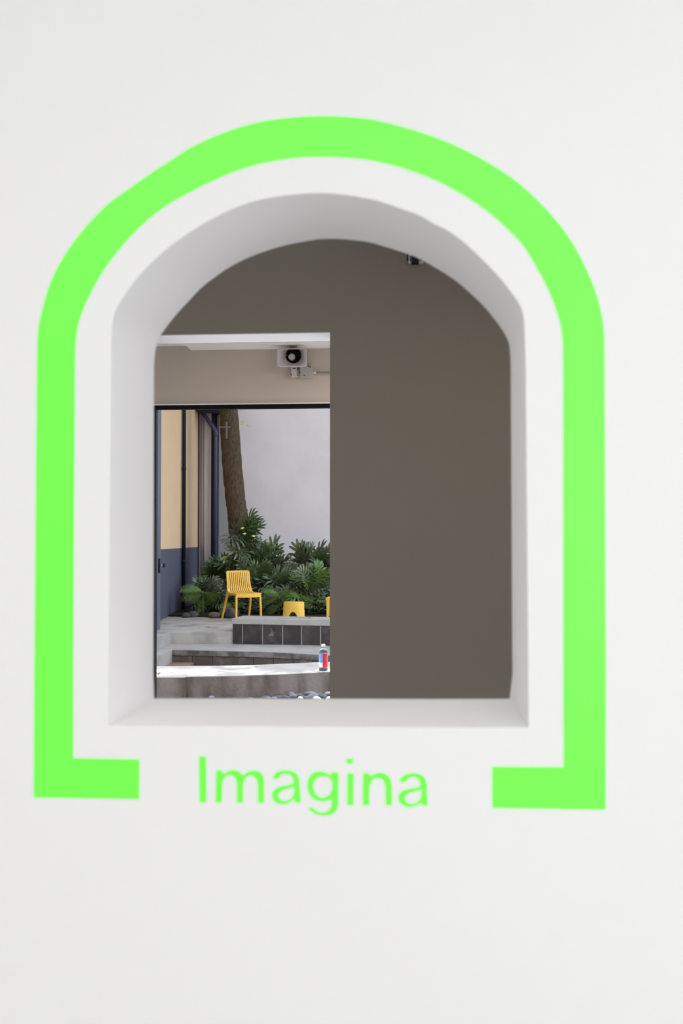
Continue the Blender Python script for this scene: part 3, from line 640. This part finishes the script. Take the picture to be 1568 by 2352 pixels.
def kid_stool(px0, px1, depth_y):
    a, b = onY(px0, 1384, depth_y), onY(px1, 1384, depth_y); wd = b.x-a.x
    H = a.z + 0.0 - ZT
    c = empty('plastic_stool', ((a.x+b.x)/2, depth_y, ZT), 0, 'low solid yellow plastic stool with arched cut out behind the bench wall', 'stool')
    k_ = MB(); n_ = 48
    def R(z): return wd/2*(1 + 0.10*(1 - z/H))
    rows = [0, 0.08, 0.16, 0.24, 0.34, 0.5, 0.7, 0.9, 1.0]
    vs = []
    # cut the arch by moving lower rows: build wall as columns from arch height to top
    aw = 0.085; ah = 0.155
    for j in range(n_):
        th = 2*PI*j/n_; xx = R(0)*math.cos(th)
        z0 = ah*math.sqrt(max(0, 1-(xx/aw)**2)) if abs(xx) < aw else 0.0
        for i in range(7):
            z = lerp(z0, H, i/6); r = R(z); vs.append((r*math.cos(th), r*0.72*math.sin(th), z))
    fs = [(j*7+i, ((j+1) % n_)*7+i, ((j+1) % n_)*7+i+1, j*7+i+1) for j in range(n_) for i in range(6)]
    k_.add(vs, fs, True); o = k_.build('body', M['yellow'], c)
    so_ = o.modifiers.new('solid', 'SOLIDIFY'); so_.thickness = 0.012
    k_ = MB(); k_.lathe([(wd/2-0.012, H-0.004), (wd/2+0.001, H), (wd/2+0.001, H+0.008), (wd/2-0.012, H+0.014), (wd/2*0.6, H+0.012)], 48)
    k_.v = [(x, y*0.72, z) for x, y, z in k_.v]; k_.build('seat', M['yellow'], c)
    return c
kid_stool(651, 698, 16.0)
q0 = onY(748.3, 1373, 16.4); 
st = empty('plastic_side_table', (q0.x+0.24, 16.55, ZT), 0, 'yellow plastic seat with straight legs cut off by the dark wall edge', 'seat')
Hh = q0.z - ZT
k = MB(); k.box(-0.24, 0.24, -0.2, 0.2, Hh-0.016, Hh); k.build('seat', M['yellow'], st, 0.006)
for sx_ in (-0.205, 0.205):
    for sy_ in (-0.17, 0.17):
        k = MB(); k.sweep([(sx_, sy_, Hh-0.014), (sx_, sy_, Hh-0.06), (sx_*1.03, sy_*1.03, 0)], [0.075, 0.045, 0.034], [0.05, 0.04, 0.034], (1,0,0)); k.build('leg', M['yellow'], st, 0.003)

# ---- bottle on the near ledge
bt = onZ(742.3, 1539.5, ZL1); sc = bt.y/FPX
BHt = 60.0*sc; R0 = 10.3*sc
bo = empty('plastic_bottle', (bt.x, bt.y, ZL1), 0, 'clear plastic bottle with blue and red label standing on the sunlit ledge', 'bottle')
prof = [(0.8,0.0),(0.98,0.015),(1,0.05),(0.97,0.10),(1,0.12),(1,0.65),(0.97,0.66),(1.0,0.70),(0.93,0.76),(0.70,0.83),(0.42,0.88),(0.36,0.90),(0.36,0.93)]
k = MB(); k.lathe([(r*R0, z*BHt) for r, z in prof], 28); k.build('bottle_body', M['pet'], bo)
k = MB(); k.lathe([(0.70*R0, 0.012*BHt), (0.93*R0, 0.03*BHt), (0.93*R0, 0.095*BHt), (0.5*R0, 0.10*BHt)], 28); k.build('drink', M['water'], bo)
k = MB(); k.lathe([(0.43*R0, 0.90*BHt), (0.44*R0, 0.905*BHt), (0.44*R0, 0.985*BHt), (0.38*R0, 1.0*BHt)], 24); k.build('bottle_cap', M['cap'], bo)
k = MB(); k.lathe([(0.39*R0, 0.878*BHt), (0.46*R0, 0.882*BHt), (0.46*R0, 0.893*BHt), (0.39*R0, 0.897*BHt)], 20); k.build('cap_ring', M['horn_dark'], bo)
def wrap(name, a0, a1, z0, z1, m, e=1.015):
    k_ = MB(); n_ = 14; vs = []
    for zz in (z0, z1):
        for i in range(n_+1):
            a = math.radians(lerp(a0, a1, i/n_)); vs.append((R0*e*math.cos(a), R0*e*math.sin(a), zz*BHt))
    return k_.add(vs, [(i, i+1, i+n_+2, i+n_+1) for i in range(n_)], True).build(name, m, bo)
wrap('label_panel', 170, 267, 0.31, 0.645, M['lab_blue']); wrap('label_panel', 170, 267, 0.13, 0.31, M['lab_white'])
wrap('label_panel', 267, 352, 0.13, 0.645, M['lab_red']); wrap('label_panel', -8, 170, 0.13, 0.645, M['lab_white'])

# ------------------------------------------------------------------ tree
tree = empty('tree', onY(556, 1400, 18.8), 0, 'leaning brown barked tree against the pale courtyard wall', 'tree'); tb = tree.location.copy(); tb.z = ZT; tree.location = tb
cl = [(558,1406),(556,1330),(553,1250),(546.5,1188),(541,1150),(534.5,1088),(529,1012),(524.5,940)]
rd = [0.30,0.235,0.205,0.194,0.192,0.190,0.184,0.178]
pts = [onY(x, y, 18.8 + 0.02*i) - tb for i, (x, y) in enumerate(cl)]; pts[0].z = -0.03
pts += [Vector((pts[-1].x-0.1, pts[-1].y-0.1, 5.0)), Vector((pts[-1].x+0.05, pts[-1].y-0.6, 6.3))]; rd += [0.165, 0.13]
P_ = [tuple(p) for p in pts]
# finer rings with slight bark irregularity
k = MB(); fine, fr_ = [], []
for i in range(len(pts)-1):
    for s in range(6):
        u = s/6; fine.append(pts[i].lerp(pts[i+1], u)); fr_.append(lerp(rd[i], rd[i+1], u)*random.uniform(0.97, 1.03))
fine.append(pts[-1]); fr_.append(rd[-1]); k.tube(fine, fr_, 22)
k.v = [(x + random.uniform(-.006,.006), y + random.uniform(-.006,.006), z) for x, y, z in k.v]
trunk = k.build('trunk', M['bark'], tree)
brs = [(-0.6, -2.6, 6.9), (1.6, -3.2, 7.2), (0.2, -5.0, 7.4), (2.6, -0.6, 7.2), (-0.6, 0.4, 7.4)]
for bxy in brs:
    t0 = pts[-1]; e = Vector(bxy); k = MB(); k.tube([t0 - Vector((0,0,0.2)), t0.lerp(e, 0.5) + Vector((0,0,0.15)), e], [0.11, 0.07, 0.03], 8); k.build('branch', M['bark'], tree)
# crown: out of view, leaves clumped to shape the dapples on the near ledge
k = MB(); n_l = 0; rnd = random.Random(3)
crown_c = Vector((-1.6, 14.2, 7.2))
import mathutils.noise as mno
for i in range(60000):
    p = Vector((rnd.uniform(-3.0, 2.8), rnd.uniform(10.0, 19.8), rnd.uniform(5.6, 8.4)))
    q = p - crown_c
    if p.x > -0.9 and p.y > 16.6: continue
    if p.x < A.x + ldir.x/ldir.y*(p.y - A.y) + 0.22: continue
    if (q.x/4.1)**2 + (q.y/4.3)**2 + (q.z/1.45)**2 > 1: continue
    if math.sin(p.x*2.1 + 1)*math.sin(p.y*1.7)*math.sin(p.z*2.3 + p.x) > 0.42: continue
    tt = (p.z - ZL1)/SUND.z; g = p - SUND*tt        # where this leaf's shadow falls
    if 8.85 < g.y < 10.35:
        v_ = mno.noise(Vector((g.x*1.9, g.y*4.2, 3.7))) + (0.30 if (g.y > 9.36 and g.x > -2.05) else 0.0) + (0.10 if g.x > -1.3 else -0.12 if g.x < -1.8 else 0.0)
        keep = 1.0 if v_ > 0.10 else 0.015
        if rnd.random() > keep: continue
    d = Vector((rnd.uniform(-1,1), rnd.uniform(-1,1), rnd.uniform(-.5,.3))).normalized(); u = d.cross(Vector((rnd.uniform(-.4,.4), rnd.uniform(-.4,.4), 1))).normalized()
    L, Wd = rnd.uniform(0.12, 0.19), rnd.uniform(0.035, 0.05); nn_ = d.cross(u)*0.012
    lp = p - tb
    k.add([lp, lp + d*L*0.5 + u*Wd + nn_, lp + d*L, lp + d*L*0.5 - u*Wd + nn_], [(0,1,2,3)])
    n_l += 1
print('crown leaves', n_l)
o = k.build('foliage', M['crown'], tree); o['kind'] = 'stuff'
# little pale shoot and the metal tag on the trunk
sh = onY(549, 972, 18.7) - tb; k = MB()
k.tube([sh, sh + Vector((0.06,-0.02,0.0)), sh + Vector((0.15,-0.03,-0.06)), sh + Vector((0.2,-0.03,-0.08))], 0.004, 5)
for dx, dz, s in ((0.03,0.03,0.06),(0.045,0.0,0.05),(0.03,-0.03,0.05),(0.07,0.02,0.035),(0.14,-0.05,0.045),(0.19,-0.07,0.04)):
    p = sh + Vector((dx, -0.03, dz)); k.add([p, p+Vector((s*.5,-.01,s*.4)), p+Vector((s,-.01,0)), p+Vector((s*.5,0,-s*.35))], [(0,1,2,3)])
k.build('shoot', M['shoot'], tree)
tg = onY(517, 981, 18.55)
tgo = empty('metal_tag', tg, 0, 'pale metal cross shaped bracket fixed high on the tree trunk', 'bracket')
k = MB(); k.box(-0.115, 0.10, -0.012, 0.012, -0.012, 0.012); k.build('crossbar', M['dull'], tgo)
k = MB(); k.box(0.012, 0.042, -0.014, 0.014, -0.22, 0.10); k.build('upright', M['dull'], tgo)

# ------------------------------------------------------------------ leafy plants
def lobed_leaf(m, droop, n_lobe=7, wid=0.62, fold=0.12, seed=0):
    """split philodendron leaf of length 1 along +y, normal +z, drooping at the tip"""
    rnd_ = random.Random(seed); k_ = MB()
    def mid(t): return Vector((0, t*(1-0.12*droop*t), -droop*t*t*0.55))
    pts_ = [mid(i/6) for i in range(7)]
    vs = []
    for i, p in enumerate(pts_):
        w_ = 0.055*(1 - i/6) + 0.012
        vs += [p + Vector((-w_, 0, 0.0)), p + Vector((w_, 0, 0.0))]
    k_.add(vs, [(2*i, 2*i+1, 2*i+3, 2*i+2) for i in range(6)])
    for i in range(n_lobe):
        t = 0.02 + 0.62*i/(n_lobe-1); p = mid(t)
        ln = wid*(0.70, 0.85, 1.0, 1.0, 0.92, 0.8)[min(i, 5)]
        for s in (-1, 1):
            a = math.radians(lerp(125, 14, i/(n_lobe-1)) + rnd_.uniform(-6, 6)); d = Vector((s*math.sin(a), math.cos(a), 0))
            pd = Vector((-d.y, d.x, 0)); w0 = 0.036; w1 = 0.062
            up = Vector((0,0,fold)); m1 = p + d*ln*0.45 + up*ln*0.4 + Vector((0,0,-0.05*droop*ln)); m2 = p + d*ln*0.82 + up*ln*0.25 + Vector((0,0.02,-0.26*droop*ln)); tip = p + d*ln + Vector((0, 0.05*ln, -0.45*droop*ln))
            k_.add([p - pd*w0, p + pd*w0, m1 + pd*w1, m1 - pd*w1, m2 + pd*w1*0.85, m2 - pd*w1*0.85, tip], [(0,1,2,3), (3,2,4,5), (5,4,6)], True)
    return k_.mesh('leaf', m)
LM = {c: [lobed_leaf(M[c], d, nl, w_, f, i) for i, (d, nl, w_, f) in enumerate(((0.5,6,0.62,0.1),(0.9,6,0.7,0.16),(1.3,6,0.64,0.2),(0.25,5,0.6,0.05)))] for c in ('leaf', 'leaf_blue', 'leaf_lime')}
def aim(pos, direction, normal, size):
    y = direction.normalized(); z = (normal - y*normal.dot(y)).normalized(); x = y.cross(z)
    m3 = Matrix((x, y, z)).transposed().to_4x4(); m3.translation = pos
    return m3 @ Matrix.Scale(size, 4)
def big_plant(name, base, height, spread, n_, size, cols, label, cat='plant', seed=0, name_leaf='leaf', low=0.25, dirbias=(0,0,0)):
    rnd_ = random.Random(seed); o_ = empty(name, base, 0, label, cat); st_ = MB()
    for i in range(n_):
        th = 2*PI*(i*0.381966 + rnd_.uniform(-0.03, 0.03)); u = (i+0.5)/n_
        r = spread*math.sqrt(u)*rnd_.uniform(0.75, 1.05); h_ = height*(low + (1-low)*(1-u**1.5))*rnd_.uniform(0.88, 1.05)
        p = Vector((r*math.cos(th), r*0.65*math.sin(th), h_)) 
        out = Vector((math.cos(th)*(0.35 if name_leaf == 'leaf' and base.x < -2.6 and math.cos(th) < 0 else 1), 0.65*math.sin(th)-0.25, 0.0)) + Vector(dirbias)
        d = out*(0.35 + u) + Vector((0, 0, lerp(0.95, -0.35, u) + rnd_.uniform(-0.2, 0.2)))
        nrm_ = Vector((rnd_.uniform(-.7,.7), -0.6 + rnd_.uniform(-.5,.5), 0.9)) + out*0.35
        me = rnd_.choice(LM[rnd_.choice(cols)])
        inst_m(name_leaf, me, o_, aim(p, d, nrm_, size*rnd_.uniform(0.75, 1.15)))
        st_.tube([(0.05*math.cos(th), 0.05*math.sin(th), 0), (p.x*0.45, p.y*0.45, p.z*0.7), tuple(p)], [0.012, 0.009, 0.006], 5, False)
    if True:
        s = st_.build('stem', M['stem'], o_); s['kind'] = 'stuff'
    return o_
def at_base(px, Y): 
    p = onY(px, 1236, Y); return Vector((p.x, Y, ZT+0.03))
def zof(py, Y): return onY(600, py, Y).z - ZT
# climbing plant on the trunk
def climber():
    rnd_ = random.Random(5); b_ = at_base(552, 18.45); o_ = empty('climbing_philodendron', b_, 0, 'climbing split leaf philodendron hugging the lower tree trunk above the chair', 'plant'); st_ = MB()
    spots = []
    for i in range(46):
        py = 1205 + 110*((i+0.5)/46)**0.9; cxx = 556 + 0.10*(py-1205) + rnd_.uniform(-1, 1)*(12 + 0.22*(py-1200))
        if py < 1285: cxx = max(cxx, 533 + rnd_.uniform(-4, 8))
        spots.append((cxx, py))
    for x, y in spots:
        Y = 18.35 + rnd_.uniform(-0.15, 0.25); p = onY(x, y, Y) - b_; side = (x-548)/30 if y > 1285 else max((x-548)/30, 0.1)
        d = Vector((side + rnd_.uniform(-.5,.5), -0.4, rnd_.uniform(-0.7, 0.8) if y > 1225 else rnd_.uniform(0.3, 1.0)))
        me = rnd_.choice(LM[rnd_.choice(['leaf','leaf','leaf_blue'])])
        inst_m('leaf', me, o_, aim(p, d, Vector((rnd_.uniform(-.4,.4), -0.9, 0.6)), rnd_.uniform(0.2, 0.36)))
    st_.tube([(0,0.05,0), (0.02,0.08,0.7), (0.0,0.12,1.35), (-0.03,0.15,1.8)], [0.03,0.025,0.02,0.012], 7)
    s = st_.build('stem', M['stem'], o_)
    for x_, y_ in ((556,1226),(551,1213),(577,1231)):
        p = onY(x_, y_, 18.0) - b_; k_ = MB(); k_.add([p, p+Vector((.05,0,.022)), p+Vector((.085,0,0.01)), p+Vector((.05,-.01,-.02))], [(0,1,2,3)]); k_.build('flower', M['shoot'], o_)
    # one pale hanging leaf left of the trunk
    for a in (-50, -22, 4, 28, 50):
        p = onY(521, 1274, 18.3) - b_; d = Vector((math.sin(math.radians(a)), -0.1, -math.cos(math.radians(a)))); u = Vector((d.z, 0, -d.x)); L = 0.20 if abs(a) < 40 else 0.17
        k_ = MB(); k_.add([p, p+d*L*.3+u*.014, p+d*L*.75+u*.022, p+d*L, p+d*L*.75-u*.022, p+d*L*.3-u*.014], [(0,1,5),(1,2,4,5),(2,3,4)]); k_.build('leaflet', M['leaf_pale'], o_)
    return o_
climber()
big_plant('philodendron', at_base(612, 18.3), zof(1290, 18.3), 0.36, 30, 0.40, ['leaf','leaf','leaf_blue'], 'large split leaf philodendron right of the tree trunk', seed=11)
big_plant('philodendron', at_base(716, 18.5), zof(1292, 18.5), 0.46, 46, 0.38, ['leaf','leaf_blue'], 'tall split leaf philodendron against the wall behind the yellow stool', seed=12)
big_plant('philodendron', at_base(765, 18.2), zof(1300, 18.2), 0.42, 24, 0.36, ['leaf_blue','leaf'], 'split leaf philodendron beside the dark wall edge', seed=13)
big_plant('philodendron', at_base(660, 17.7), zof(1335, 17.7), 0.46, 46, 0.30, ['leaf_blue','leaf_blue','leaf'], 'grey green split leaf plant in the middle of the bed', seed=14)
big_plant('philodendron', at_base(716, 17.5), zof(1335, 17.5), 0.46, 44, 0.28, ['leaf_blue','leaf','leaf_lime'], 'mid green split leaf plant right behind the yellow stool', seed=15)
big_plant('philodendron', at_base(590, 17.8), zof(1325, 17.8), 0.40, 34, 0.30, ['leaf','leaf','leaf_blue'], 'dark split leaf plant directly behind the yellow chair', seed=16)
big_plant('philodendron', at_base(503, 18.5), zof(1318, 18.2), 0.30, 30, 0.28, ['leaf'], 'dark green split leaf plant between pilaster and trunk', seed=17)
big_plant('philodendron', at_base(474, 17.6), zof(1350, 17.9), 0.22, 30, 0.24, ['leaf','leaf_blue'], 'dark blue green plant growing before the left wall', seed=18)
# low shrubs filling the bed
def shrub(px, Y, py, spread, n_, size, mname, label, seed):
    rnd_ = random.Random(seed); b_ = at_base(px, Y); H = zof(py, Y); o_ = empty('low_shrub', b_, 0, label, 'shrub'); k_ = MB()
    for i in range(n_):
        a = rnd_.uniform(0, 6.3); r = spread*math.sqrt(rnd_.random()); zz = H*rnd_.uniform(0.05, 1)*(1 - 0.35*(r/spread)**2)
        p = Vector((r*math.cos(a), 0.6*r*math.sin(a), zz)); d = Vector((rnd_.uniform(-1,1), rnd_.uniform(-1.2,.3), rnd_.uniform(-.5,.6))).normalized()
        u = d.cross(Vector((rnd_.uniform(-.5,.5), -0.5, 1))).normalized(); L = size*rnd_.uniform(0.6, 1.2); n2 = d.cross(u)
        k_.add([p, p+d*L*.45+u*L*.27+n2*L*.06, p+d*L, p+d*L*.45-u*L*.27+n2*L*.06, p+d*L*.45-n2*L*.05], [(0,1,4),(1,2,4),(2,3,4),(3,0,4)])
    f_ = k_.build('foliage', M[mname], o_); f_['kind'] = 'stuff'
    k_ = MB()
    for i in range(7):
        a = i*0.9; k_.tube([(0,0,-0.02), (spread*.5*math.cos(a), spread*.3*math.sin(a), H*0.75)], [0.01, 0.004], 5, False)
    k_.build('stem', M['stem'], o_)['kind'] = 'stuff'
    return o_
for i, (px, Y, py, sp_, n_, sz, mn, lb) in enumerate([
    (640, 17.3, 1352, 0.42, 420, 0.09, 'leaf_lime', 'low yellow green shrub between chair and stool'),
    (575, 17.4, 1378, 0.40, 420, 0.08, 'leaf', 'dark low shrub under the yellow chair'),
    (610, 17.2, 1388, 0.36, 360, 0.07, 'leaf', 'dark low shrub left of the yellow stool'),
    (725, 17.2, 1372, 0.40, 420, 0.08, 'leaf', 'dark low shrub right of the yellow stool'),
    (757, 17.4, 1352, 0.36, 320, 0.09, 'leaf_blue', 'grey green low shrub at the dark wall edge'),
    (680, 17.3, 1375, 0.36, 360, 0.08, 'leaf', 'dark low shrub straight behind the yellow stool'),
    (505, 17.7, 1352, 0.34, 360, 0.08, 'leaf', 'dark low shrub left of the yellow chair'),
    (458, 17.8, 1362, 0.24, 260, 0.08, 'leaf', 'dark low shrub at the foot of the left wall'),
    (540, 18.2, 1322, 0.38, 460, 0.10, 'leaf', 'dark shrub around the foot of the tree'),
    (700, 18.0, 1322, 0.50, 460, 0.10, 'leaf', 'dark shrub beneath the tall philodendron'),
    (605, 18.2, 1305, 0.42, 420, 0.10, 'leaf', 'dark shrub beneath the large philodendron by the trunk')]):
    shrub(px, Y, py, sp_, n_, sz, mn, lb, 40+i)
# ferns
def frond_mesh(m, droop, seed):
    k_ = MB(); rnd_ = random.Random(seed); N = 20
    def mid(t): return Vector((0, t*(1-0.15*droop), 0.25*t - droop*0.75*t*t))
    for i in range(N):
        t = 0.08 + 0.9*i/(N-1); p = mid(t); ln = 0.30*math.sin(PI*(0.12 + 0.86*(1-t)))**0.8 + 0.02
        for s in (-1, 1):
            d = Vector((s*0.92, 0.38, -0.12)).normalized(); w_ = Vector((0, 0.015, 0)); tip = p + d*ln + Vector((0,0,-0.12*ln)); m1 = p + d*ln*0.5
            k_.add([p-w_, p+w_, m1+w_*0.95, tip, m1-w_*0.95], [(0,1,2,4), (4,2,3)])
    vs = []
    for i in range(7):
        p = mid(i/6); vs += [p+Vector((-.008,0,.004)), p+Vector((.008,0,.004))]
    k_.add(vs, [(2*i, 2*i+1, 2*i+3, 2*i+2) for i in range(6)])
    return k_.mesh('frond', m)
FR = [frond_mesh(M['leaf_lime'], d, i) for i, d in enumerate((0.5, 0.8, 1.1))]
def fern(base, H, n_, size, label, seed, cone=1.0):
    rnd_ = random.Random(seed); o_ = empty('fern', base, 0, label, 'fern')
    for i in range(n_):
        th = 2*PI*i/n_ + rnd_.uniform(-.2,.2); d = Vector((math.cos(th)*cone, -abs(math.sin(th))*0.9*cone - 0.25, rnd_.uniform(-0.45, 0.7)))
        inst_m('frond', rnd_.choice(FR), o_, aim(Vector((0,0,H*rnd_.uniform(0.4,1))), d, Vector((0,-1.0,0.7)), size*rnd_.uniform(0.8,1.1)))
    k_ = MB(); k_.tube([(0,0,-0.02), (0,0,H)], [0.03, 0.02], 7); k_.build('stem', M['stem'], o_)
    return o_
fern(at_base(465, 16.95), 0.40, 11, 0.36, 'bright green fern at the foot of the left wall left of the chair', 1)
fern(at_base(536, 17.05), 0.20, 7, 0.26, 'small bright fern showing between the yellow chair legs', 2)
fern(at_base(640, 17.1), 0.36, 11, 0.34, 'yellow green fern left above the yellow stool', 3)
fern(at_base(690, 17.0), 0.30, 8, 0.26, 'small yellow green fern just right of the yellow stool top', 4)
# boulders
for (px, py, sx_, sy_, sz_, mn, lb, sd) in ((527, 1420, 0.15, 0.12, 0.10, 'stone', 'rounded grey boulder behind the back leg of the yellow chair', 1),
    (490, 1420, 0.11, 0.08, 0.06, 'stone_red', 'flat reddish stone right of the bright fern', 2), (441, 1418, 0.10, 0.08, 0.06, 'stone', 'small grey stone left of the bright fern', 3),
    (425, 1419, 0.08, 0.06, 0.05, 'stone', 'smallest grey stone nearest the left wall', 4)):
    p = onZ(px, py, ZT); o = blob(8, 12, sx_, sy_, sz_, 0.07, sd).build('boulder', M[mn]); o.location = (p.x, p.y+0.06, ZT+sz_*0.72); tag(o, lb, 'boulder')
# fallen leaves
def fallen(p, size, rz, lb, m='dryleaf'):
    k_ = MB(); k_.add([(0,-.5,0),( .2,-.25,.06),(.28,0,.1),(.18,.3,.07),(0,.5,.16),(-.18,.3,.1),(-.28,0,.12),(-.2,-.25,.05),(0,0,.02)], [(i, (i+1) % 8, 8) for i in range(8)], True)
    o_ = k_.build('fallen_leaf', M[m]); o_.location = p; o_.scale = (size,)*3; o_.rotation_euler = (0, 0, rz); tag(o_, lb, 'leaf')
fallen(onZ(709, 1419, ZB) + Vector((0,0,0.004)), 0.075, 1.2, 'dry yellow leaf on the bench cap right of the stool')
fallen(onZ(714, 1420, ZB) + Vector((0,0,0.004)), 0.06, 2.2, 'curled brown leaf on the bench cap, rightmost of the two')
fallen(onZ(679, 1481, ZL2) + Vector((0,0,0.003)), 0.07, 1.5, 'dry leaf on the ledge below the bench wall blocks')
fallen(onZ(588, 1532, ZL1) + Vector((0,0,0.003)), 0.06, 1.4, 'yellow leaf lying on the middle of the sunlit ledge')
fallen(onZ(548, 1531, ZL1) + Vector((0,0,0.003)), 0.03, 0.6, 'tiny brown leaf scrap at the back rim of the sunlit ledge')
fallen(onZ(403, 1417, ZT) + Vector((0,0,0.003)), 0.05, 1.0, 'small pale leaf on the terrace by the left wall')
fallen(onZ(478, 1441, ZT) + Vector((0,0,0.003)), 0.07, 1.6, 'dark twiggy leaf in the middle of the terrace')
# sprout at the left end of the ledge
sp0 = onZ(364, 1549, ZL1); spr = empty('weed_sprout', sp0, 0, 'small green weed sprouting at the left end of the sunlit ledge', 'plant')
for i in range(6):
    a = i*1.05; d = Vector((math.cos(a), math.sin(a), 0.7)).normalized(); u = d.cross(Vector((0,0,1))).normalized()
    k = MB(); k.add([(0,0,0), tuple(d*.022+u*.008), tuple(d*.045), tuple(d*.022-u*.008)], [(0,1,2,3)]); k.build('leaf', M['leaf_lime'], spr)
